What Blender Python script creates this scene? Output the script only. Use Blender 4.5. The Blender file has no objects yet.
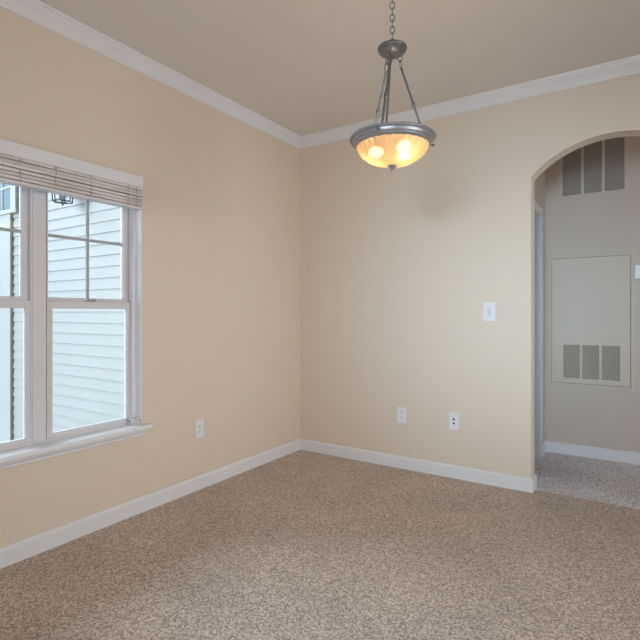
import bpy, bmesh, math, random
from mathutils import Vector, Matrix
random.seed(7)
S = bpy.context.scene
COL = S.collection

# ------------------------------------------------------------------ camera
YAW = math.radians(33.34)
cam = bpy.data.cameras.new('camera')
cam.sensor_width = 36.0
cam.lens = 492.0 / 640.0 * 36.0
cam.shift_y = -7.0 / 640.0
cam.clip_start = 0.05
co = bpy.data.objects.new('camera', cam)
co.location = (2.533, -3.530, 1.2)
co.rotation_euler = (math.radians(90), 0, YAW)
COL.objects.link(co)
S.camera = co
FWD = Vector((-math.sin(YAW), math.cos(YAW), 0))
RGT = Vector((math.cos(YAW), math.sin(YAW), 0))

# ------------------------------------------------------------------ world, light, exposure
S.view_settings.view_transform = 'Standard'
S.view_settings.look = 'None'
S.view_settings.gamma = 1.0
S.view_settings.use_curve_mapping = False
S.view_settings.exposure = 0.0

w = bpy.data.worlds.new('overcast_sky')
S.world = w
w.use_nodes = True
bg = w.node_tree.nodes['Background']
bg.inputs[0].default_value = (0.90, 0.96, 1.0, 1)
bg.inputs[1].default_value = 0.35


def area(name, loc, rot, sx, sy, power, color):
    l = bpy.data.lights.new(name, 'AREA')
    l.shape = 'RECTANGLE'
    l.size, l.size_y = sx, sy
    l.energy = power
    l.color = color
    o = bpy.data.objects.new(name, l)
    o.location = loc
    o.rotation_euler = rot
    COL.objects.link(o)
    return o


R90 = math.pi / 2
# veiled low sun: a broad bright patch of thin cloud that shines in through the window
sl = bpy.data.lights.new('veiled_sun', 'SUN')
sl.energy = 4.6
sl.angle = math.radians(30)
sl.color = (0.80, 0.91, 1.0)
so = bpy.data.objects.new('veiled_sun', sl)
AZ, EL = math.radians(50), math.radians(16)
so.rotation_euler = Vector((math.cos(AZ) * math.cos(EL), math.sin(AZ) * math.cos(EL), -math.sin(EL))).to_track_quat('-Z', 'Y').to_euler()
so.location = (-6, -9, 5)
COL.objects.link(so)
# added cool fill lamps in made-up openings right, behind and at the hall's end
rw = area('added_fill_right', (5.42, -2.0, 1.25), (0, R90, 0), 1.7, 2.2, 14, (0.93, 0.95, 1.0))
rw.rotation_euler = (Vector((0.0, -1.15, 1.05)) - rw.location).to_track_quat('-Z', 'Y').to_euler()
rw.data.shape = 'SQUARE'
rw.data.spread = math.radians(66)
sk = bpy.data.lights.new('added_sky_fill', 'SUN')  # second sun lamp, added for cool light on the floor by the window
sk.energy = 7.0
sk.angle = math.radians(40)
sk.color = (0.68, 0.82, 1.0)
sko = bpy.data.objects.new('added_sky_fill', sk)
AZ, EL = math.radians(4), math.radians(37)
sko.rotation_euler = Vector((math.cos(AZ) * math.cos(EL), math.sin(AZ) * math.cos(EL), -math.sin(EL))).to_track_quat('-Z', 'Y').to_euler()
sko.location = (-8, -3, 7)
COL.objects.link(sko)
area('added_fill_rear', (2.0, -6.92, 1.25), (R90, 0, 0), 1.8, 1.9, 52, (0.88, 0.93, 1.0))  # added broad fill from the unseen rear wall
far = area('added_wall_beam', (2.9, -6.90, 1.35), (0, 0, 0), 1.2, 1.2, 6.8, (0.55, 0.80, 1.0))  # extra narrow lamp, added to cool the wall beside the arch
far.rotation_euler = (Vector((1.82, 0.0, 1.25)) - far.location).to_track_quat('-Z', 'Y').to_euler()
far.data.spread = math.radians(27)
area('added_fill_hall', (4.70, 0.62, 1.2), (0, R90, 0), 1.8, 0.8, 10.5, (0.90, 0.91, 1.0))  # added cool fill from the unseen end of the hall

# ------------------------------------------------------------------ materials


def mat(name, col, rough=0.5, metal=0.0, bump=0.0, bscale=50.0, var=0.0, vscale=8.0, spec=0.5, detail=4.0):
    m = bpy.data.materials.new(name)
    m.use_nodes = True
    nt = m.node_tree
    b = nt.nodes['Principled BSDF']
    b.inputs['Base Color'].default_value = (*col, 1)
    b.inputs['Roughness'].default_value = rough
    b.inputs['Metallic'].default_value = metal
    b.inputs['Specular IOR Level'].default_value = spec
    tc = nt.nodes.new('ShaderNodeTexCoord')
    if bump:
        n = nt.nodes.new('ShaderNodeTexNoise')
        n.inputs['Scale'].default_value = bscale
        n.inputs['Detail'].default_value = detail
        bp = nt.nodes.new('ShaderNodeBump')
        bp.inputs['Strength'].default_value = bump
        bp.inputs['Distance'].default_value = 0.002
        nt.links.new(tc.outputs['Object'], n.inputs['Vector'])
        nt.links.new(n.outputs['Fac'], bp.inputs['Height'])
        nt.links.new(bp.outputs['Normal'], b.inputs['Normal'])
    if var:
        n2 = nt.nodes.new('ShaderNodeTexNoise')
        n2.inputs['Scale'].default_value = vscale
        n2.inputs['Detail'].default_value = 3
        mx = nt.nodes.new('ShaderNodeMix')
        mx.data_type = 'RGBA'
        mx.inputs[6].default_value = (*[c * (1 - var) for c in col], 1)
        mx.inputs[7].default_value = (*[min(1, c * (1 + var)) for c in col], 1)
        nt.links.new(tc.outputs['Object'], n2.inputs['Vector'])
        nt.links.new(n2.outputs['Fac'], mx.inputs[0])
        nt.links.new(mx.outputs[2], b.inputs['Base Color'])
    return m


def carpet(name, dark, light, tuft=150.0):
    m = bpy.data.materials.new(name)
    m.use_nodes = True
    nt = m.node_tree
    L = nt.links.new
    b = nt.nodes['Principled BSDF']
    b.inputs['Roughness'].default_value = 1.0
    b.inputs['Specular IOR Level'].default_value = 0.05
    b.inputs['Sheen Weight'].default_value = 0.25
    b.inputs['Sheen Roughness'].default_value = 0.6
    tc = nt.nodes.new('ShaderNodeTexCoord')
    n1 = nt.nodes.new('ShaderNodeTexNoise')
    n1.inputs['Scale'].default_value = tuft * 0.8
    n1.inputs['Detail'].default_value = 4
    n1.inputs['Roughness'].default_value = 0.8
    L(tc.outputs['Object'], n1.inputs['Vector'])
    # every tuft takes its own yarn shade
    vc = nt.nodes.new('ShaderNodeTexVoronoi')
    vc.inputs['Scale'].default_value = tuft
    L(tc.outputs['Object'], vc.inputs['Vector'])
    sp = nt.nodes.new('ShaderNodeSeparateColor')
    L(vc.outputs['Color'], sp.inputs[0])
    mxf = nt.nodes.new('ShaderNodeMix')
    mxf.inputs[0].default_value = 0.45
    L(sp.outputs[0], mxf.inputs[2])
    L(n1.outputs['Fac'], mxf.inputs[3])
    r = nt.nodes.new('ShaderNodeValToRGB')
    r.color_ramp.elements[0].position = 0.26
    r.color_ramp.elements[0].color = (*dark, 1)
    r.color_ramp.elements[1].position = 0.74
    r.color_ramp.elements[1].color = (*light, 1)
    L(mxf.outputs[0], r.inputs['Fac'])
    # trodden pile: soft broad patches that lean one way or the other
    n2 = nt.nodes.new('ShaderNodeTexNoise')
    n2.inputs['Scale'].default_value = 2.3
    n2.inputs['Detail'].default_value = 3
    L(tc.outputs['Object'], n2.inputs['Vector'])
    mr = nt.nodes.new('ShaderNodeMapRange')
    mr.inputs[1].default_value = 0.3
    mr.inputs[2].default_value = 0.7
    mr.inputs[3].default_value = 0.88
    mr.inputs[4].default_value = 1.08
    L(n2.outputs['Fac'], mr.inputs[0])
    mul = nt.nodes.new('ShaderNodeVectorMath')
    mul.operation = 'SCALE'
    L(r.outputs['Color'], mul.inputs[0])
    L(mr.outputs[0], mul.inputs['Scale'])
    L(mul.outputs[0], b.inputs['Base Color'])
    v = nt.nodes.new('ShaderNodeTexVoronoi')
    v.inputs['Scale'].default_value = tuft * 0.9
    L(tc.outputs['Object'], v.inputs['Vector'])
    add = nt.nodes.new('ShaderNodeMath')
    add.operation = 'SUBTRACT'
    L(n1.outputs['Fac'], add.inputs[0])
    L(v.outputs['Distance'], add.inputs[1])
    bp = nt.nodes.new('ShaderNodeBump')
    bp.inputs['Strength'].default_value = 0.5
    bp.inputs['Distance'].default_value = 0.008
    L(add.outputs[0], bp.inputs['Height'])
    L(bp.outputs['Normal'], b.inputs['Normal'])
    return m


M = {}
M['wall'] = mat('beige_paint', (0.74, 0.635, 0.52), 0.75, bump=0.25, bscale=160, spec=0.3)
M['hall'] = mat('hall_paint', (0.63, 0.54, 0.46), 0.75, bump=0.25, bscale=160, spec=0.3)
M['ceiling'] = mat('ceiling_paint', (0.80, 0.755, 0.70), 0.9, bump=0.35, bscale=120, spec=0.2)
M['trim'] = mat('white_trim_paint', (0.78, 0.78, 0.79), 0.35, bump=0.04, bscale=30)
M['door'] = mat('white_door_paint', (0.74, 0.76, 0.79), 0.4, bump=0.05, bscale=30)
M['vinyl'] = mat('white_vinyl', (0.72, 0.70, 0.71), 0.35)
M['muntin'] = mat('backlit_muntin', (0.42, 0.45, 0.45), 0.4)  # backlit shade of the muntins put into a grey darker than the vinyl
M['sill'] = mat('gloss_sill_paint', (0.84, 0.85, 0.86), 0.16)
M['plate'] = mat('white_plastic', (0.80, 0.80, 0.82), 0.3)
M['slot'] = mat('dark_slot', (0.03, 0.03, 0.03), 0.6)
M['jack'] = mat('brown_jack', (0.14, 0.08, 0.06), 0.5)
M['panel'] = mat('panel_paint', (0.64, 0.56, 0.47), 0.5, spec=0.4)
M['grille_dark'] = mat('filter_grey', (0.16, 0.145, 0.125), 0.9, bump=0.3, bscale=200)
M['slat_grey'] = mat('grille_grey', (0.42, 0.37, 0.32), 0.6)
M['gap'] = mat('panel_gap', (0.26, 0.22, 0.18), 0.9)
M['louver'] = mat('louver_paint', (0.50, 0.45, 0.38), 0.5)
M['siding'] = mat('vinyl_siding', (0.385, 0.38, 0.375), 0.55, bump=0.1, bscale=60)
M['extrim'] = mat('exterior_trim', (0.44, 0.44, 0.435), 0.5)
M['exglass'] = mat('exterior_window_glass', (0.30, 0.38, 0.44), 0.08)
M['ground'] = mat('pale_ground', (0.55, 0.56, 0.55), 0.9, var=0.1, vscale=3)
M['bronze'] = mat('aged_pewter', (0.15, 0.155, 0.16), 0.38, metal=0.55, var=0.2, vscale=40, bump=0.1, bscale=90)
M['pewter'] = mat('brushed_pewter', (0.34, 0.335, 0.345), 0.40, metal=0.6, var=0.1, vscale=40, bump=0.08, bscale=90)
M['iron'] = mat('dark_iron', (0.05, 0.055, 0.065), 0.5, metal=0.5)
M['cord'] = mat('white_cord', (0.82, 0.82, 0.82), 0.6)
M['ladder'] = mat('greige_cord', (0.42, 0.38, 0.35), 0.8)
M['carpet'] = carpet('beige_carpet', (0.31, 0.215, 0.15), (0.78, 0.645, 0.53), 150)
M['carpet_hall'] = carpet('hall_carpet', (0.38, 0.35, 0.35), (0.98, 0.95, 0.98), 130)  # greyer and lighter than the room carpet

# washed wood slats
m = mat('washed_wood', (0.5, 0.46, 0.43), 0.6)
nt = m.node_tree
tc = nt.nodes.new('ShaderNodeTexCoord')
mp = nt.nodes.new('ShaderNodeMapping')
mp.inputs['Scale'].default_value = (8, 5, 55)
n = nt.nodes.new('ShaderNodeTexNoise')
n.inputs['Scale'].default_value = 1.0
n.inputs['Detail'].default_value = 4
r = nt.nodes.new('ShaderNodeValToRGB')
r.color_ramp.elements[0].position = 0.3
r.color_ramp.elements[0].color = (0.52, 0.46, 0.43, 1)
r.color_ramp.elements[1].position = 0.65
r.color_ramp.elements[1].color = (0.76, 0.71, 0.68, 1)
nt.links.new(tc.outputs['Object'], mp.inputs[0])
nt.links.new(mp.outputs[0], n.inputs['Vector'])
nt.links.new(n.outputs['Fac'], r.inputs['Fac'])
nt.links.new(r.outputs['Color'], nt.nodes['Principled BSDF'].inputs['Base Color'])
M['wood'] = m

# clear window glass: mostly transparent, Fresnel reflection
m = bpy.data.materials.new('clear_glass')
m.use_nodes = True
nt = m.node_tree
nt.nodes.remove(nt.nodes['Principled BSDF'])
tr = nt.nodes.new('ShaderNodeBsdfTransparent')
tr.inputs[0].default_value = (0.95, 0.985, 0.99, 1)
gl = nt.nodes.new('ShaderNodeBsdfGlossy')
gl.inputs['Roughness'].default_value = 0.01
fr = nt.nodes.new('ShaderNodeFresnel')
fr.inputs['IOR'].default_value = 1.45
mx = nt.nodes.new('ShaderNodeMixShader')
nt.links.new(fr.outputs[0], mx.inputs[0])
nt.links.new(tr.outputs[0], mx.inputs[1])
nt.links.new(gl.outputs[0], mx.inputs[2])
nt.links.new(mx.outputs[0], nt.nodes['Material Output'].inputs['Surface'])
M['glass'] = m

# frosted amber lamp glass
m = bpy.data.materials.new('frosted_amber_glass')
m.use_nodes = True
nt = m.node_tree
nt.nodes.remove(nt.nodes['Principled BSDF'])
tl = nt.nodes.new('ShaderNodeBsdfTranslucent')
tl.inputs[0].default_value = (0.74, 0.56, 0.34, 1)
rf = nt.nodes.new('ShaderNodeBsdfRefraction')
rf.inputs[0].default_value = (1.0, 0.86, 0.62, 1)
rf.inputs['Roughness'].default_value = 0.38
rf.inputs['IOR'].default_value = 1.05
df = nt.nodes.new('ShaderNodeBsdfDiffuse')
df.inputs[0].default_value = (0.85, 0.70, 0.5, 1)
gl = nt.nodes.new('ShaderNodeBsdfGlossy')
gl.inputs['Roughness'].default_value = 0.2
m1 = nt.nodes.new('ShaderNodeMixShader')
m1.inputs[0].default_value = 0.42
m2 = nt.nodes.new('ShaderNodeMixShader')
m2.inputs[0].default_value = 0.25
m3 = nt.nodes.new('ShaderNodeMixShader')
m3.inputs[0].default_value = 0.05
L = nt.links.new
L(tl.outputs[0], m1.inputs[1]); L(rf.outputs[0], m1.inputs[2])
L(m1.outputs[0], m2.inputs[1]); L(df.outputs[0], m2.inputs[2])
L(m2.outputs[0], m3.inputs[1]); L(gl.outputs[0], m3.inputs[2])
L(m3.outputs[0], nt.nodes['Material Output'].inputs['Surface'])
M['amber'] = m

m = bpy.data.materials.new('lit_bulb')
m.use_nodes = True
b = m.node_tree.nodes['Principled BSDF']
b.inputs['Base Color'].default_value = (1, 0.9, 0.75, 1)
b.inputs['Emission Color'].default_value = (1.0, 0.87, 0.72, 1)
b.inputs['Emission Strength'].default_value = 26.0
M['bulb'] = m

# ------------------------------------------------------------------ mesh helpers


def box(bm, x0, x1, y0, y1, z0, z1, bev=0.0):
    if x0 > x1: x0, x1 = x1, x0
    if y0 > y1: y0, y1 = y1, y0
    if z0 > z1: z0, z1 = z1, z0
    r = bmesh.ops.create_cube(bm, size=1.0)
    vs = r['verts']
    for v in vs:
        v.co = Vector((x0 + (v.co.x + .5) * (x1 - x0), y0 + (v.co.y + .5) * (y1 - y0), z0 + (v.co.z + .5) * (z1 - z0)))
    if bev:
        es = {e for v in vs for e in v.link_edges}
        bmesh.ops.bevel(bm, geom=list(es), offset=bev, segments=2, affect='EDGES', profile=0.5)


def tube(bm, pts, rad, seg=10, cap=True):
    pts = [Vector(p) for p in pts]
    rings = []
    up = Vector((0, 0, 1))
    n = len(pts)
    prev = None
    for i, p in enumerate(pts):
        if i == 0: d = pts[1] - pts[0]
        elif i == n - 1: d = pts[-1] - pts[-2]
        else: d = pts[i + 1] - pts[i - 1]
        d.normalize()
        if prev is None:
            a = d.cross(up)
            if a.length < 1e-3: a = d.cross(Vector((1, 0, 0)))
        else:
            a = prev - d * prev.dot(d)
        a.normalize(); prev = a.copy()
        b_ = d.cross(a)
        r_ = rad[i] if isinstance(rad, (list, tuple)) else rad
        rings.append([bm.verts.new(p + (a * math.cos(t) + b_ * math.sin(t)) * r_) for t in [2 * math.pi * k / seg for k in range(seg)]])
    for i in range(n - 1):
        for k in range(seg):
            bm.faces.new((rings[i][k], rings[i][(k + 1) % seg], rings[i + 1][(k + 1) % seg], rings[i + 1][k]))
    if cap:
        bm.faces.new(rings[0][::-1]); bm.faces.new(rings[-1])


def loop_tube(bm, pts, rad, seg=8, normal=Vector((0, 1, 0))):
    """closed tube through planar pts whose plane has the given normal"""
    pts = [Vector(p) for p in pts]
    n = len(pts); rings = []
    for i, p in enumerate(pts):
        d = (pts[(i + 1) % n] - pts[i - 1]).normalized()
        a = d.cross(normal).normalized()
        rings.append([bm.verts.new(p + (a * math.cos(t) + normal * math.sin(t)) * rad) for t in [2 * math.pi * k / seg for k in range(seg)]])
    for i in range(n):
        j = (i + 1) % n
        for k in range(seg):
            bm.faces.new((rings[i][k], rings[i][(k + 1) % seg], rings[j][(k + 1) % seg], rings[j][k]))


def lathe(bm, prof, seg=48, c=(0, 0, 0), flute=0, famp=0.0):
    rings = []
    for (r_, z) in prof:
        if r_ < 1e-5:
            rings.append([bm.verts.new((c[0], c[1], c[2] + z))]); continue
        ring = []
        for k in range(seg):
            t = 2 * math.pi * k / seg
            rr = r_
            if flute:
                rr = r_ * (1 + famp * (abs(math.cos(flute * t / 2)) - 0.6))
            ring.append(bm.verts.new((c[0] + rr * math.cos(t), c[1] + rr * math.sin(t), c[2] + z)))
        rings.append(ring)
    for a, b_ in zip(rings, rings[1:]):
        if len(a) == 1 and len(b_) == 1: continue
        for k in range(seg):
            k2 = (k + 1) % seg
            if len(a) == 1: bm.faces.new((a[0], b_[k], b_[k2]))
            elif len(b_) == 1: bm.faces.new((a[k], b_[0], a[k2]))
            else: bm.faces.new((a[k], b_[k], b_[k2], a[k2]))


def sweep(bm, path, prof):
    """open path of (point, outward_dir) in plan; prof = closed list of (out, z)"""
    rings = []
    for (px, py), (ox, oy) in path:
        rings.append([bm.verts.new((px + ox * o, py + oy * o, z)) for o, z in prof])
    n = len(prof)
    for a, b_ in zip(rings, rings[1:]):
        for k in range(n):
            bm.faces.new((a[k], a[(k + 1) % n], b_[(k + 1) % n], b_[k]))
    bm.faces.new(rings[0][::-1]); bm.faces.new(rings[-1])


def obj(name, bm, material, parent=None, smooth=False):
    bmesh.ops.recalc_face_normals(bm, faces=bm.faces)
    me = bpy.data.meshes.new(name)
    bm.to_mesh(me); bm.free()
    me.materials.append(M[material] if isinstance(material, str) else material)
    if smooth:
        for p in me.polygons: p.use_smooth = True
    o = bpy.data.objects.new(name, me)
    COL.objects.link(o)
    if parent: o.parent = parent
    if smooth:
        try:
            me.set_sharp_from_angle(angle=math.radians(40))
        except Exception:
            pass
    return o


def struct(name, bm, material, label=None, cat=None, **k):
    o = obj(name, bm, material, **k)
    o['kind'] = 'structure'
    if label: o['label'] = label
    if cat: o['category'] = cat
    return o


def empty(name, loc, label, cat, kind=None, group=None, rz=0):
    o = bpy.data.objects.new(name, None)
    o.empty_display_size = 0.05
    o.location = loc
    o.rotation_euler = (0, 0, rz)
    COL.objects.link(o)
    o['label'] = label; o['category'] = cat
    if kind: o['kind'] = kind
    if group: o['group'] = group
    return o


def B(): return bmesh.new()


# ------------------------------------------------------------------ room shell
H = 2.73
XR, YB = 5.5, -7.0          # right and rear walls of the room
WY0, WY1, WZ0, WZ1 = -2.775, -1.638, 0.50, 1.99    # window opening in the left wall
HX0, HX1, HY = 1.815, 4.8, 1.12                    # hall

bm = B(); box(bm, -0.14, XR + .14, YB - .14, 0.06, -0.12, 0.0)
struct('floor', bm, 'carpet', 'beige cut pile carpet over the whole empty room', 'carpet')
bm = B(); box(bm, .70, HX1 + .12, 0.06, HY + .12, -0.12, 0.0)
struct('floor_hall', bm, 'carpet_hall', 'hall carpet beyond the arch, coloured greyer and lighter than in the room', 'carpet')
bm = B(); box(bm, -0.14, XR + .14, YB - .14, HY + .12, H, H + .12)
struct('ceiling', bm, 'ceiling', 'flat beige ceiling over room and hall', 'ceiling')

# left wall with the window opening
bm = B()
box(bm, -.14, 0, YB - .14, WY0, 0, H); box(bm, -.14, 0, WY1, 0.12, 0, H)
box(bm, -.14, 0, WY0, WY1, 0, WZ0); box(bm, -.14, 0, WY0, WY1, WZ1, H)
struct('wall_left', bm, 'wall', 'smooth beige wall with the double window', 'wall')

# back wall with the arch
AX, AH, AR, AT = 2.370, 0.467, 0.636, 2.316
zs = AT - AR + math.sqrt(AR * AR - AH * AH)
prof = [(0, 0), (AX - AH, 0)]
N = 40
a0 = math.asin(AH / AR)
for i in range(N + 1):
    t = -a0 + 2 * a0 * i / N
    prof.append((AX + AR * math.sin(t), AT - AR + AR * math.cos(t)))
prof += [(AX + AH, 0), (XR + .14, 0), (XR + .14, H), (0, H)]
bm = B()
vs = [bm.verts.new((x, 0, z)) for x, z in prof]
f = bm.faces.new(vs)
r = bmesh.ops.extrude_face_region(bm, geom=[f])
for v in r['geom']:
    if isinstance(v, bmesh.types.BMVert): v.co.y = 0.12
bmesh.ops.triangulate(bm, faces=[f_ for f_ in bm.faces if len(f_.verts) > 4])
struct('wall_back', bm, 'wall', 'beige wall with an arched opening to the hall', 'wall')

# right and rear walls with made-up openings for the added fill lamps
bm = B()
box(bm, XR, XR + .14, YB - .14, -3.2, 0, H); box(bm, XR, XR + .14, -.8, 0, 0, H)
box(bm, XR, XR + .14, -3.2, -.8, 0, .25); box(bm, XR, XR + .14, -3.2, -.8, 2.25, H)
struct('wall_right', bm, 'wall', 'beige wall with a wide made-up opening for fill light, out of view on the right', 'wall')
bm = B()
box(bm, 0, 1.1, YB - .14, YB, 0, H); box(bm, 4.1, XR, YB - .14, YB, 0, H)
box(bm, 1.1, 4.1, YB - .14, YB, 0, .3); box(bm, 1.1, 4.1, YB - .14, YB, 2.2, H)
struct('wall_rear', bm, 'wall', 'beige wall with a wide made-up opening for fill light behind the viewer', 'wall')

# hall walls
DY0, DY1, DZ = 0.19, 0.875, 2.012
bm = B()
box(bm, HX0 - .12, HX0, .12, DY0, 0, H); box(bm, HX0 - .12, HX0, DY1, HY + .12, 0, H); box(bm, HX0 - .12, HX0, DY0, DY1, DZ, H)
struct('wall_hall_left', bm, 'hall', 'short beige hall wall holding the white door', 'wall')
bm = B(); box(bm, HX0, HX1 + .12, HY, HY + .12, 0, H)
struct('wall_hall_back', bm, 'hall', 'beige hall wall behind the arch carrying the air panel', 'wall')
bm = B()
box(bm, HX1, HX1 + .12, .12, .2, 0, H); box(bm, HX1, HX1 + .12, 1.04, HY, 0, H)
box(bm, HX1, HX1 + .12, .2, 1.04, 0, .28); box(bm, HX1, HX1 + .12, .2, 1.04, 2.12, H)  # opening added for the hall fill lamp
struct('wall_hall_right', bm, 'hall', 'hall end wall with a made-up opening for fill light, out of view', 'wall')

# hall door
d = empty('door_1', (HX0, (DY0 + DY1) / 2, 0), 'white cased hall doorway seen edge on just inside the arch', 'door', kind='structure')
yc = (DY0 + DY1) / 2
bm = B()
box(bm, -.122, .002, DY1 - yc - .014, DY1 - yc, 0, DZ, .001)
box(bm, -.122, .002, DY0 - yc, DY0 - yc + .014, 0, DZ, .001)
box(bm, -.122, .002, DY0 - yc + .014, DY1 - yc - .014, DZ - .014, DZ, .001)
obj('jamb_lining', bm, 'door', d)
bm = B()
box(bm, 0, .014, DY1 - yc - .006, DY1 - yc + .058, 0, DZ + .058, .004)
box(bm, 0, .014, DY0 - yc - .05, DY0 - yc + .006, 0, DZ + .058, .004)
box(bm, 0, .014, DY0 - yc + .006, DY1 - yc - .006, DZ - .006, DZ + .058, .004)
obj('casing', bm, 'door', d)
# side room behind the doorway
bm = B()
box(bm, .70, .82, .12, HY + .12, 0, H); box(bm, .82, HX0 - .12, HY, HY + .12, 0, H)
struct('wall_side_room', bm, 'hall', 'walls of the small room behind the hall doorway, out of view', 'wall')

# baseboards and crown moulding, mitred at the corner
bh, bt = .092, .014
bp_ = [(0, 0), (bt, 0), (bt, bh - .014), (bt - .004, bh - .008), (bt - .008, bh - .003), (.003, bh), (0, bh)]
bm = B(); sweep(bm, [((0, YB), (1, 0)), ((0, 0), (1, -1))], bp_)
struct('baseboard_left', bm, 'trim', 'white baseboard along the window wall', 'baseboard')
jx = AX - AH
bm = B(); sweep(bm, [((0, 0), (1, -1)), ((jx, 0), (1, -1)), ((jx, .12), (1, 1)), ((HX0 + .02, .12), (0, 1))], bp_)
struct('baseboard_back', bm, 'trim', 'white baseboard wrapping the left side of the arch', 'baseboard')
bm = B(); sweep(bm, [((HX1, .12), (-1, 1)), ((AX + AH, .12), (-1, 1)), ((AX + AH, 0), (-1, -1)), ((XR, 0), (-1, -1))], bp_)
struct('baseboard_back_right', bm, 'trim', 'white baseboard right of the arch, out of view', 'baseboard')
bm = B(); sweep(bm, [((HX0, DY1 + .058), (1, 0)), ((HX0, HY), (1, -1)), ((HX1, HY), (-1, -1))], bp_)
struct('baseboard_hall', bm, 'trim', 'white baseboard along the hall wall', 'baseboard')
bm = B(); sweep(bm, [((XR, 0), (-1, -1)), ((XR, YB), (-1, 1)), ((0, YB), (1, 1))], bp_)
struct('baseboard_rear', bm, 'trim', 'white baseboard of the rear and right walls, out of view', 'baseboard')
cp = [(0, H - .084), (.006, H - .084), (.008, H - .076), (.012, H - .072), (.018, H - .060), (.028, H - .045), (.040, H - .032), (.048, H - .022), (.050, H - .014), (.056, H - .010), (.058, H), (0, H)]
bm = B(); sweep(bm, [((0, YB), (1, 1)), ((0, 0), (1, -1))], cp)
struct('trim_1', bm, 'trim', 'white crown moulding above the window wall', 'crown moulding')
bm = B(); sweep(bm, [((0, 0), (1, -1)), ((XR, 0), (-1, -1)), ], cp)
struct('trim_2', bm, 'trim', 'white crown moulding above the arch wall', 'crown moulding')
bm = B(); sweep(bm, [((XR, 0), (-1, -1)), ((XR, YB), (-1, 1)), ((0, YB), (1, 1))], cp)
struct('trim_3', bm, 'trim', 'white crown moulding behind the viewer', 'crown moulding')

# ------------------------------------------------------------------ the double window
win = empty('window_1', (0, 0, 0), 'white vinyl twin double-hung window in the left wall', 'window', kind='structure')
# white lining of the opening
bm = B()
FX = -.062
box(bm, FX, -.0005, WY1 - .004, WY1 + .0005, WZ0, WZ1)
box(bm, FX, -.0005, WY0 - .0005, WY0 + .004, WZ0, WZ1)
box(bm, FX, -.0005, WY0, WY1, WZ1 - .004, WZ1 + .0005)
obj('reveal_lining', bm, 'trim', win)
MUL = (-2.242, -2.171)
bm = B()
zb, zt = .530, WZ1 - .004
box(bm, -.14, FX, WY1 - .022, WY1 - .004, zb - .03, zt, .002)
box(bm, -.14, FX, WY0 + .004, WY0 + .022, zb - .03, zt, .002)
box(bm, -.14, FX, WY0 + .004, WY1 - .004, zt - .025, zt, .002)
box(bm, -.14, FX - .004, WY0 + .004, WY1 - .004, WZ0, zb + .012, .002)
obj('frame', bm, 'vinyl', win)
bm = B(); box(bm, -.14, FX + .001, MUL[0], MUL[1] - .004, zb, zt, .003)
obj('mullion', bm, 'vinyl', win)


def sash_unit(y0, y1):
    # y0 < y1 : inside faces of the frame
    st = .029
    # lower sash, inner track
    xa, xb = -.098, -.074
    z0, z1 = zb + .008, 1.264
    bm = B()
    box(bm, xa, xb, y0, y0 + st + .006, z0, z1, .003); box(bm, xa, xb, y1 - st, y1, z0, z1, .003)
    box(bm, xa, xb, y0 + st, y1 - st, z0, z0 + .028, .003); box(bm, xa, xb, y0 + st, y1 - st, z1 - .040, z1, .003)
    lo = obj('lower_sash', bm, 'vinyl', win)
    bm = B(); box(bm, -.089, -.085, y0 + st - .004, y1 - st + .004, z0 + .024, z1 - .036)
    obj('glass_pane', bm, 'glass', lo)
    ym = (y0 + y1) / 2 + .0
    bm = B(); box(bm, xa + .002, xb - .002, ym - .028, ym + .028, z1, z1 + .006, .002)
    tube(bm, [(-.086, ym, z1 + .004), (-.086, ym, z1 + .014)], .010, 12)
    box(bm, -.09, -.070, ym - .004, ym + .026, z1 + .008, z1 + .013, .002)
    obj('sash_lock', bm, 'pewter', lo)
    # upper sash, outer track
    xa, xb = -.130, -.104
    z0, z1 = 1.238, zt - .025
    st2 = .034
    bm = B()
    box(bm, xa, xb, y0, y0 + st2 - .014, z0, z1, .003); box(bm, xa, xb, y1 - st2, y1, z0, z1, .003)
    box(bm, xa, xb, y0 + st2 - .014, y1 - st2, z0, z0 + .046, .003); box(bm, xa, xb, y0 + st2 - .014, y1 - st2, z1 - .03, z1, .003)
    up = obj('upper_sash', bm, 'vinyl', win)
    bm = B(); box(bm, -.121, -.117, y0 + st2 - .018, y1 - st2 + .004, z0 + .042, z1 - .026)
    obj('glass_pane', bm, 'glass', up)
    bm = B()
    yc_ = (y0 + y1) / 2
    box(bm, -.125, -.110, yc_ - .008, yc_ + .008, z0 + .046, z1 - .03, .003)
    box(bm, -.125, -.110, y0 + st2 - .014, yc_ - .008, 1.607, 1.623, .003)
    box(bm, -.125, -.110, yc_ + .008, y1 - st2, 1.607, 1.623, .003)
    obj('muntin_grid', bm, 'muntin', up)
    # track liners
    bm = B()
    for yy, s in ((y0, 1), (y1, -1)):
        box(bm, -.104, -.099, yy, yy + s * .010, 1.27, zt - .025)
        box(bm, -.073, -.066, yy, yy + s * .006, zb + .012, zt - .025)
    obj('track', bm, 'vinyl', win)


sash_unit(MUL[1] + .001, WY1 - .0225)
sash_unit(WY0 + .0225, MUL[0] - .001)

# stool and apron
bm = B()
box(bm, FX - .002, .0, WY0, WY1, WZ0, .528)
obj('sill_base', bm, 'sill', win)
bm = B()
box(bm, -.0, .046, WY0 - .055, WY1 + .048, .503, .528, .006)
obj('stool', bm, 'sill', win)
bm = B()
ap = [(0, .462), (.010, .462), (.014, .468), (.014, .476), (.022, .484), (.028, .494), (.030, .503), (0, .503)]
rings = []
for y in (WY0 - .035, WY1 + .018):
    s = 1 if y > -2 else -1
    rings.append([bm.verts.new((o, y - s * (.028 - o) * .5, z)) for o, z in ap])
for k in range(len(ap)):
    bm.faces.new((rings[0][k], rings[0][(k + 1) % len(ap)], rings[1][(k + 1) % len(ap)], rings[1][k]))
bm.faces.new(rings[0][::-1]); bm.faces.new(rings[1])
obj('apron', bm, 'trim', win)

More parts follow.
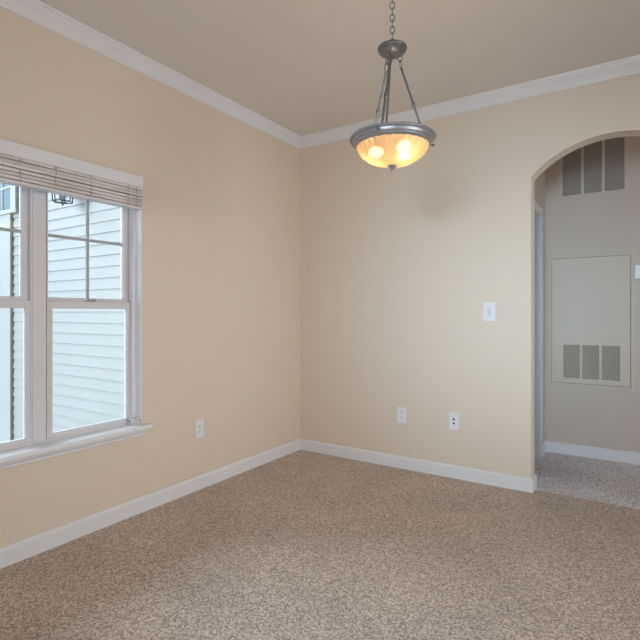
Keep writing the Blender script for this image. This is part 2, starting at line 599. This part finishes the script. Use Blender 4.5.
# ------------------------------------------------------------------ raised blind over the window
bl = empty('window_blind', (0, 0, 1.81), 'washed wood slat blind pulled up tight under a white valance above the window', 'blind')
BY0, BY1 = -2.80, -1.672
bm = B()
box(bm, .052, .062, BY0 - .02, BY1 - .001, 1.937 - 1.81, 2.003 - 1.81, .003)
box(bm, .0005, .052, BY1 - .011, BY1 - .001, 1.937 - 1.81, 2.003 - 1.81, .002)
box(bm, .0005, .052, BY0 - .02, BY0 - .01, 1.937 - 1.81, 2.003 - 1.81, .002)
box(bm, .0005, .052, BY0 - .01, BY1 - .011, 1.997 - 1.81, 2.003 - 1.81)
obj('valance', bm, 'trim', bl)
bm = B(); box(bm, .006, .048, BY0 + .01, BY1 - .013, 1.962 - 1.81, 1.996 - 1.81, .002)
obj('headrail', bm, 'vinyl', bl)
bm = B()
nsl = 7
for i in range(nsl):
    z = .020 + i * (.150 - .020) / nsl
    dx = random.uniform(-.002, .002) + (.004 if i % 3 == 0 else 0)
    dy = random.uniform(-.003, .003)
    # curved slat section
    pr = []
    for k in range(6):
        u = k / 5
        pr.append((.004 + dx + .051 * u, z + .0025 * math.sin(math.pi * u)))
    pr2 = [(x, zz + .0150) for x, zz in pr[::-1]]
    P = pr + pr2
    ra = [bm.verts.new((x, BY0 + dy, zz)) for x, zz in P]
    rb = [bm.verts.new((x, BY1 - .003 + dy, zz + random.uniform(-.0004, .0004))) for x, zz in P]
    for k in range(len(P)):
        bm.faces.new((ra[k], ra[(k + 1) % len(P)], rb[(k + 1) % len(P)], rb[k]))
    bm.faces.new(ra[::-1]); bm.faces.new(rb)
obj('slat_stack', bm, 'wood', bl)
bm = B(); box(bm, .003, .056, BY0, BY1 - .002, .001, .018, .004)
obj('bottom_rail', bm, 'vinyl', bl)
for yy in (BY1 - .045, BY1 - .10, -2.0, -2.19, -2.36, -2.60):
    bm = B()
    zz = [.150, .12, .10, .08, .055, .035, .012]
    tube(bm, [(.0585 + random.uniform(0, .0015), yy + random.uniform(-.004, .004), z) for z in zz], .0014, 6)
    for _ in range(5):
        z = random.uniform(.03, .14)
        c = Vector((.060, yy, z))
        tube(bm, [c + Vector((0, -.006, .002)), c + Vector((.003, 0, -.003)), c + Vector((0, .006, .003))], .0011, 5)
    obj('ladder_cord', bm, 'ladder', bl)
# lift cord hanging down the right jamb into a small tangle on the sill
bm = B()
pts = []
for i in range(26):
    t = i / 25
    pts.append((-.025 + .004 * math.sin(t * 9) - .003 * t, WY1 - .022 - .010 * math.sin(t * 2.2) + .002 * math.sin(t * 14), .14 - t * (1.355)))
tube(bm, pts, .0024, 6)
pts2 = [(p[0] + .004 + .003 * math.sin(k), p[1] - .006 - .010 * max(0, (k - 12) / 13.0), p[2]) for k, p in enumerate(pts)]
tube(bm, pts2, .0024, 6)
obj('lift_cord', bm, 'cord', bl, smooth=True)
bm = B()
ctr = Vector((-.022, WY1 - .034, .528 - 1.81 + .020))
pp = []
for i in range(120):
    t = i / 119 * 2 * math.pi * 7
    rr = .016 + .006 * math.sin(t * 1.37)
    pp.append(ctr + Vector((rr * math.cos(t) * .9, rr * math.sin(t * 1.13) * 1.3, .0165 * math.sin(t * 0.71 + 1.0) * (1 if True else 0))))
tube(bm, pp, .0026, 6)
lathe(bm, [(0, .0), (.006, .001), (.008, .012), (.004, .024), (0, .026)], 12, (-.012, WY1 - .016, .528 - 1.81 + .0015))
obj('cord_tangle', bm, 'cord', bl, smooth=True)

# ------------------------------------------------------------------ outside
bm = B(); box(bm, -14, -.14, -16, 3, -3.2, -3.0)
struct('ground_outside', bm, 'ground', 'pale paving far below the window', 'ground')
SX0, SX1 = -5.12, -.14
lap = .136
bm = B()
z = -3.0
prof = []
while z < 5.2:
    prof += [(-.014, z), (-.001, z + lap - .001)]
    z += lap
ra = []; rb = []
for y, zz in prof:
    ra.append(bm.verts.new((SX0, y, zz))); rb.append(bm.verts.new((SX1, y, zz)))
for k in range(len(prof) - 1):
    bm.faces.new((ra[k], ra[k + 1], rb[k + 1], rb[k]))
e0 = bm.verts.new((SX0, .06, prof[-1][1])); e1 = bm.verts.new((SX1, .06, prof[-1][1]))
g0 = bm.verts.new((SX0, .06, -3)); g1 = bm.verts.new((SX1, .06, -3))
bm.faces.new((ra[-1], e0, e1, rb[-1])); bm.faces.new((e0, g0, g1, e1)); bm.faces.new((ra[0], rb[0], g1, g0))
bm.faces.new(ra + [e0, g0]); bm.faces.new((rb + [e1, g1])[::-1])
bmesh.ops.triangulate(bm, faces=[f_ for f_ in bm.faces if len(f_.verts) > 4])
sid = struct('wall_exterior', bm, 'siding', 'white lap siding of the neighbouring wing outside the window', 'siding')
# smooth board wall beyond the siding, with a window high in it
bm = B()
box(bm, -9.5, SX0 - .012, -.045, .10, -3.0, 2.66)
box(bm, -9.5, -6.6, -.045, .10, 2.66, 5.2)
box(bm, -6.6, SX0 + .0, .02, .10, 2.66, 5.2)
box(bm, SX0 - .012, SX0, .0, .10, -3.0, 2.66)
struct('wall_exterior_board', bm, 'extrim', 'smooth white board wall beside the lap siding outside', 'wall')
w2 = empty('window_2', (-5.57, 0, 2.7), 'neighbouring window seen outside at the upper left', 'window', kind='structure')
bm = B()
box(bm, .45, .60, -.05, .02, 0, 1.9, .005); box(bm, -.70, -.55, -.05, .02, 0, 1.9, .005)
box(bm, -.55, .45, -.05, .02, 1.75, 1.9, .005); box(bm, -.74, .64, -.065, .02, -.06, .0, .005)
obj('casing', bm, 'extrim', w2)
bm = B(); box(bm, -.55, .45, .0, .018, 0, 1.75)
obj('glass_pane', bm, 'exglass', w2)
bm = B()
for zz in (.35, .75, 1.15, 1.5): box(bm, -.55, .45, -.012, -.0, zz - .015, zz + .015)
for xx in (-.22, .12): box(bm, xx - .012, xx + .012, -.0115, -.0, 0, 1.75)
obj('muntin_grid', bm, 'extrim', w2)
# carriage lantern on the siding
LX, LZ = -3.49, 2.56
lt = empty('wall_lantern', (LX, -.016, LZ), 'dark caged lantern fixed to the white siding outside the window', 'lantern')
bm = B()
box(bm, -.06, .06, -.02, .0, .10, .36, .004)
tube(bm, [(0, -.01, .28), (0, -.08, .36), (0, -.15, .37), (0, -.17, .33)], .008, 8)
obj('bracket', bm, 'iron', lt)
bm = B()
C0 = Vector((0, -.17, 0))
for k in range(6):
    t = k * math.pi / 3 + .3
    a = C0 + Vector((.115 * math.cos(t), .115 * math.sin(t), .02)); b_ = C0 + Vector((.125 * math.cos(t), .125 * math.sin(t), .26))
    t2 = t + math.pi / 3
    a2 = C0 + Vector((.115 * math.cos(t2), .115 * math.sin(t2), .02)); b2 = C0 + Vector((.125 * math.cos(t2), .125 * math.sin(t2), .26))
    tube(bm, [a, b_], .007, 6); tube(bm, [a, a2], .007, 6); tube(bm, [b_, b2], .007, 6)
    tube(bm, [a, C0 + Vector((0, 0, .0))], .005, 6)
lathe(bm, [(0, -.03), (.008, -.028), (.012, -.012), (.02, .0), (0, .006)], 12, C0)
lathe(bm, [(.135, .26), (.135, .27), (.06, .315), (.02, .325), (.012, .34), (0, .345)], 6, C0)
obj('cage', bm, 'iron', lt)
bm = B(); lathe(bm, [(.0, .01), (.035, .012), (.035, .24), (0, .242)], 16, C0)
obj('glass_chimney', bm, 'exglass', lt, smooth=True)

# ------------------------------------------------------------------ pendant lamp
dirp = FWD + (392.3 - 320) / 492 * RGT
PX, PY = co.location.x + dirp.x * 2.18, co.location.y + dirp.y * 2.18
pd = empty('pendant_lamp', (PX, PY, 0), 'pewter bowl pendant lamp with glowing amber ribbed glass hanging by a chain', 'lamp')
bm = B()
lathe(bm, [(0, H - .045), (.012, H - .045), (.018, H - .035), (.05, H - .026), (.062, H - .012), (.064, H), (0, H)], 40)
obj('ceiling_canopy', bm, 'bronze', pd, smooth=True)
# chain
CZ0, CZ1 = 2.385, H - .045
nl = 11
pitch = (CZ1 - CZ0) / nl
base_ang = YAW - math.radians(8.4)
for i in range(nl):
    bm = B()
    zc = CZ0 + pitch * (i + .5)
    ang = base_ang + (0 if i % 2 == 0 else R90)
    ux, uy = math.cos(ang), math.sin(ang)
    hw, hh = .0095, pitch * .5 + .0028
    pts = []
    for k in range(24):
        t = 2 * math.pi * k / 24
        c_, s_ = math.cos(t), math.sin(t)
        xx = hw * c_
        zz = (hh - hw) * (1 if s_ > 0 else -1 if s_ < 0 else 0) * min(1, abs(s_) * 3) + hw * s_
        pts.append((ux * xx, uy * xx, zc + zz))
    loop_tube(bm, pts, 0.0021, 8, Vector((-uy, ux, 0)))
    obj('chain_link', bm, 'bronze', pd, smooth=True)
bm = B()
lathe(bm, [(0.0000, 2.3910), (0.0083, 2.3900), (0.0104, 2.3830), (0.0520, 2.3810), (0.0624, 2.3770), (0.0650, 2.3700), (0.0624, 2.3630), (0.0582, 2.3600), (0.0572, 2.3540), (0.0499, 2.3480), (0.0354, 2.3410), (0.0125, 2.3370), (0.0104, 2.3290), (0.0000, 2.3280)], 48)
obj('top_cap', bm, 'bronze', pd, smooth=True)
RA = [base_ang + math.radians(a) for a in (13, 133, -107)]
for ra_ in RA:
    c_, s_ = math.cos(ra_), math.sin(ra_)
    P = lambda r_, z: Vector((c_ * r_, s_ * r_, z))
    rod = B()
    p0, p1 = P(.041, 2.284), P(.150, 1.970)
    tube(rod, [p0, p1], .0050, 10)
    ax = (p1 - p0).normalized()
    k = p0 + (p1 - p0) * .50
    ts = [-.017, -.013, -.0125, -.009, -.008, -.004, 0, .004, .008, .009, .0125, .013, .017]
    rs = [.0045, .0065, .0048, .0048, .0072, .0088, .0092, .0088, .0072, .0048, .0048, .0065, .0045]
    tube(rod, [k + ax * t for t in ts], rs, 12)
    tube(rod, [p0 - ax * .002, p0 + ax * .010], .0058, 10)
    tube(rod, [p1 - ax * .014, p1 - ax * .002], .0062, 10)
    ro = obj('rod', rod, 'bronze', pd, smooth=True)
    for (q0, q1, turn) in ((P(.033, 2.343), P(.035, 2.315), 0), (P(.034, 2.322), P(.041, 2.282), 1)):
        bm = B()
        mid = (q0 + q1) / 2; d_ = (q1 - q0); hh = d_.length / 2; d_.normalize()
        side = Vector((-s_, c_, 0)) if turn else Vector((c_, s_, 0))
        side = (side - d_ * side.dot(d_)).normalized()
        nrm = d_.cross(side).normalized()
        pts = [mid + d_ * (hh * math.sin(2 * math.pi * q / 20)) + side * (.0105 * math.cos(2 * math.pi * q / 20)) for q in range(20)]
        loop_tube(bm, pts, .0019, 8, nrm)
        obj('link', bm, 'bronze', ro, smooth=True)
# central power tube
e_ = base_ang + math.pi
bm = B(); tube(bm, [(math.cos(e_) * .008, math.sin(e_) * .008, 2.33), (math.cos(e_) * .034, math.sin(e_) * .034, 1.90)], .0050, 10)
obj('power_tube', bm, 'bronze', pd, smooth=True)
bm = B()
lathe(bm, [(.150, 1.9660), (.168, 1.9780), (.180, 1.9790), (.187, 1.9760), (.190, 1.9700), (.187, 1.9650), (.179, 1.9630), (.178, 1.9570), (.176, 1.9520), (.170, 1.9490), (.168, 1.9440), (.163, 1.9390), (.157, 1.9360), (.154, 1.9400), (.150, 1.9540), (.150, 1.9660)], 72)
obj('rim', bm, 'pewter', pd, smooth=True)
# fluted bowl
bm = B()
prof = []
R0, Z0, D0 = .1545, 1.942, .088
for k in range(15):
    t = k / 14 * (math.pi / 2)
    r_ = R0 * (math.cos(t) ** .98 if k < 14 else 0)
    zz = Z0 - D0 * (math.sin(t) ** 1.12)
    prof.append((r_, zz))
lathe(bm, prof, 192, (0, 0, 0), flute=28, famp=.07)
bowl = obj('glass_bowl', bm, 'amber', pd, smooth=True)
sm = bowl.modifiers.new('thickness', 'SOLIDIFY'); sm.thickness = -.003; sm.offset = 0
# inner socket cluster
bm = B()
lathe(bm, [(0, 1.925), (.022, 1.925), (.026, 1.915), (.022, 1.900), (.006, 1.895), (.006, 1.855), (0, 1.855)], 20)
for a in (172, -48, 50):
    t = base_ang + math.radians(a)
    tube(bm, [(0, 0, 1.905), (math.cos(t) * .04, math.sin(t) * .04, 1.918)], .011, 10)
obj('socket_cluster', bm, 'bronze', pd, smooth=True)
for a in (172, -48, 50):
    t = base_ang + math.radians(a)
    bm = B()
    tube(bm, [(math.cos(t) * q, math.sin(t) * q, 1.918) for q in (.040, .048, .060, .074, .088, .098, .104)], [.010, .014, .020, .025, .024, .016, .005], 14)
    obj('bulb', bm, 'bulb', pd, smooth=True)
bm = B()
lathe(bm, [(0, 1.8250), (.004, 1.8260), (.0055, 1.8300), (.004, 1.8350), (.009, 1.8380), (.011, 1.8430), (.019, 1.8470), (.021, 1.8520), (.018, 1.8560), (0, 1.8580)], 28)
obj('finial', bm, 'pewter', pd, smooth=True)
for a in (18, 138, -108):
    t = base_ang + math.radians(a)
    bm = B()
    tube(bm, [(math.cos(t) * q, math.sin(t) * q, 1.955) for q in (.174, .186, .187, .190, .195, .197)], [.0025, .0025, .005, .0062, .005, .001], 12)
    obj('thumb_screw', bm, 'bronze', pd, smooth=True)

# ------------------------------------------------------------------ wall plates
# every plate is built facing -y with its back at y = 0, then turned for its wall


def plate_root(name, loc, rz, label, cat):
    return empty(name, loc, label, cat, rz=rz)


def cover(root, w_=.074, h_=.120):
    bm = B(); box(bm, -w_ / 2, w_ / 2, -.006, 0, -h_ / 2, h_ / 2, .0022)
    return obj('cover_plate', bm, 'plate', root)


def outlet(loc, rz, label):
    root = plate_root('electrical_outlet', loc, rz, label, 'outlet')
    cover(root)
    for s in (-1, 1):
        bm = B()
        vs = []
        zc = s * .0195
        for k in range(24):
            t = 2 * math.pi * k / 24
            vs.append((max(-.0145, min(.0145, .0175 * math.cos(t))), zc + .0145 * math.sin(t)))
        f0 = [bm.verts.new((x, -.006, z)) for x, z in vs]; f1 = [bm.verts.new((x * .95, -.0082, zc + (z - zc) * .95)) for x, z in vs]
        for k in range(24): bm.faces.new((f0[k], f0[(k + 1) % 24], f1[(k + 1) % 24], f1[k]))
        bm.faces.new(f1)
        rc = obj('receptacle', bm, 'plate', root)
        bm = B()
        box(bm, -.0075, -.0050, -.0086, -.0080, zc - .001, zc + .009)
        box(bm, .0050, .0075, -.0086, -.0080, zc + .000, zc + .008)
        tube(bm, [(0, -.0080, zc - .007), (0, -.0086, zc - .007)], .0028, 10)
        obj('slots', bm, 'slot', rc)
    bm = B(); tube(bm, [(0, -.0058, 0), (0, -.0072, 0)], .003, 12)
    obj('screw', bm, 'vinyl', root)
    return root


outlet((0.969, 0, .411), 0, 'white electrical outlet low on the arch wall, left of the jack plate')
outlet((0, -1.180, .411), R90, 'white electrical outlet low on the window wall, right of the sill')
# jack plate
jp = plate_root('jack_plate', (1.380, 0, .413), 0, 'white wall plate with two brown jacks, low on the arch wall', 'wall plate')
cover(jp)
for s, hh in ((1, .008), (-1, .007)):
    bm = B(); box(bm, -.009, .009, -.0085, -.006, s * .0145 - hh - .002, s * .0145 + hh + .002, .001)
    j = obj('jack', bm, 'plate', jp)
    bm = B(); box(bm, -.0072, .0072, -.0092, -.0085, s * .0145 - hh, s * .0145 + hh)
    obj('socket', bm, 'jack', j)
for s in (-1, 1):
    bm = B(); tube(bm, [(0, -.0058, s * .045), (0, -.0072, s * .045)], .003, 12)
    obj('screw', bm, 'vinyl', jp)
# light switch
sw = plate_root('light_switch', (1.630, 0, 1.209), 0, 'white light switch plate at shoulder height left of the arch', 'light switch')
cover(sw, .084, .128)
bm = B(); box(bm, -.017, .017, -.0085, -.006, -.033, .033, .001)
obj('switch_frame', bm, 'plate', sw)
bm = B()
vs = [(-.0145, -.0085, -.030), (.0145, -.0085, -.030), (.0145, -.0085, .030), (-.0145, -.0085, .030),
      (-.0145, -.0125, -.030), (.0145, -.0125, -.030), (.0145, -.0092, .030), (-.0145, -.0092, .030)]
v = [bm.verts.new(q) for q in vs]
for fc in ((0, 1, 2, 3), (4, 5, 6, 7), (0, 1, 5, 4), (1, 2, 6, 5), (2, 3, 7, 6), (3, 0, 4, 7)):
    bm.faces.new([v[i] for i in fc])
rk = obj('rocker', bm, 'vinyl', sw)
bm = B(); box(bm, -.004, .004, -.0130, -.0112, -.014, -.006); box(bm, -.009, .007, -.0122, -.0095, .006, .009)
obj('indicator', bm, 'ladder', rk)

# ------------------------------------------------------------------ hall: access panel, return grille, thermostat
pn = empty('air_access_panel', (2.160, HY, 0), 'large beige access panel with a louvered lower grille on the hall wall', 'access panel')
PXc = 2.160
px0, px1, pz0, pz1 = 1.846 - PXc, 2.470 - PXc, .583, 1.688
bm = B()
fw = .022
box(bm, px0, px0 + fw, -.012, 0, pz0, pz1, .003); box(bm, px1 - fw, px1, -.012, 0, pz0, pz1, .003)
box(bm, px0 + fw, px1 - fw, -.012, 0, pz0, pz0 + fw, .003); box(bm, px0 + fw, px1 - fw, -.012, 0, pz1 - fw, pz1, .003)
obj('panel_frame', bm, 'panel', pn)
g0, g1, gz0, gz1 = 1.960 - PXc, 2.375 - PXc, .650, .932
ix0, ix1, iz0, iz1 = px0 + fw + .004, px1 - fw - .004, pz0 + fw + .004, pz1 - fw - .004
bm = B()
box(bm, ix0, g0, -.009, -.002, iz0, iz1); box(bm, g1, ix1, -.009, -.002, iz0, iz1)
box(bm, g0, g1, -.009, -.002, iz0, gz0); box(bm, g0, g1, -.009, -.002, gz1, iz1)
for xx in (2.095 - PXc, 2.237 - PXc): box(bm, xx - .009, xx + .009, -.009, -.002, gz0, gz1)
box(bm, px0 + fw, px0 + fw + .004, -.001, -.0, pz0 + fw, pz1 - fw)
pdoor = obj('panel_door', bm, 'panel', pn)
for (xa, xb) in ((g0, 2.086 - PXc), (2.104 - PXc, 2.228 - PXc), (2.246 - PXc, g1)):
    bm = B()
    n_ = 17
    for i in range(n_):
        z = gz0 + (i + .5) * (gz1 - gz0) / n_
        v = [bm.verts.new(q) for q in ((xa, -.0095, z - .006), (xb, -.0095, z - .006), (xb, -.0025, z + .005), (xa, -.0025, z + .005),
                                       (xa, -.0085, z - .007), (xb, -.0085, z - .007), (xb, -.0015, z + .004), (xa, -.0015, z + .004))]
        for fc in ((0, 1, 2, 3), (7, 6, 5, 4), (0, 1, 5, 4), (2, 3, 7, 6), (0, 3, 7, 4), (1, 2, 6, 5)):
            bm.faces.new([v[i_] for i_ in fc])
    obj('louver', bm, 'louver', pdoor)
bm = B(); box(bm, px0 + fw, px1 - fw, -.0012, -.0002, pz0 + fw, pz1 - fw)
obj('dark_backing', bm, 'gap', pn)
for xx in (1.876 - PXc, 2.440 - PXc):
    bm = B(); tube(bm, [(xx, -.009, 1.437), (xx, -.013, 1.437)], .009, 14); box(bm, xx - .002, xx + .002, -.015, -.013, 1.430, 1.444)
    obj('latch', bm, 'louver', pdoor, smooth=False)

rg = empty('return_air_grille', (2.176, HY, 2.19), 'beige return air grille with three dark bays, high on the hall wall', 'air grille')
RX = 2.176
bm = B()
a0_, a1_, rz0, rz1 = 1.926 - RX, 2.426 - RX, -.012, .500
fz = .030
box(bm, a0_, a0_ + .028, -.010, 0, rz0, rz1, .003); box(bm, a1_ - .022, a1_, -.010, 0, rz0, rz1, .003)
box(bm, a0_ + .028, a1_ - .022, -.010, 0, rz0, rz0 + fz - .012, .003); box(bm, a0_ + .028, a1_ - .022, -.010, 0, rz1 - fz, rz1, .003)
for xx in (2.105 - RX, 2.257 - RX): box(bm, xx - .009, xx + .009, -.010, 0, rz0 + .018, rz1 - fz)
obj('grille_frame', bm, 'panel', rg)
bm = B(); box(bm, a0_ + .028, a1_ - .022, -.0015, -.0002, rz0 + .018, rz1 - fz)
obj('dark_backing', bm, 'grille_dark', rg)
for (xa, xb) in ((1.954 - RX, 2.096 - RX), (2.114 - RX, 2.248 - RX), (2.266 - RX, 2.404 - RX)):
    bm = B()
    n_ = 34
    for i in range(n_):
        z = rz0 + .018 + (i + .5) * (rz1 - fz - rz0 - .018) / n_
        v = [bm.verts.new(q) for q in ((xa, -.009, z + .0045), (xb, -.009, z + .0045), (xb, -.002, z - .0045), (xa, -.002, z - .0045),
                                       (xa, -.008, z + .0055), (xb, -.008, z + .0055), (xb, -.001, z - .0035), (xa, -.001, z - .0035))]
        for fc in ((0, 1, 2, 3), (7, 6, 5, 4), (0, 1, 5, 4), (2, 3, 7, 6), (0, 3, 7, 4), (1, 2, 6, 5)):
            bm.faces.new([v[i_] for i_ in fc])
    obj('louver', bm, 'slat_grey', rg)

th = empty('thermostat', (2.538, HY, 1.527), 'white thermostat beside the access panel at the edge of view', 'thermostat')
bm = B(); box(bm, -.064, .064, -.024, 0, -.054, .054, .004)
obj('case', bm, 'plate', th)
bm = B(); box(bm, -.024, .044, -.0252, -.024, -.014, .034)
obj('display', bm, mat('lcd_grey', (.52, .54, .52), .3), th)
bm = B(); box(bm, -.030, -.010, -.0262, -.024, -.040, -.028, .001); box(bm, .010, .030, -.0262, -.024, -.040, -.028, .001)
obj('button', bm, 'vinyl', th)
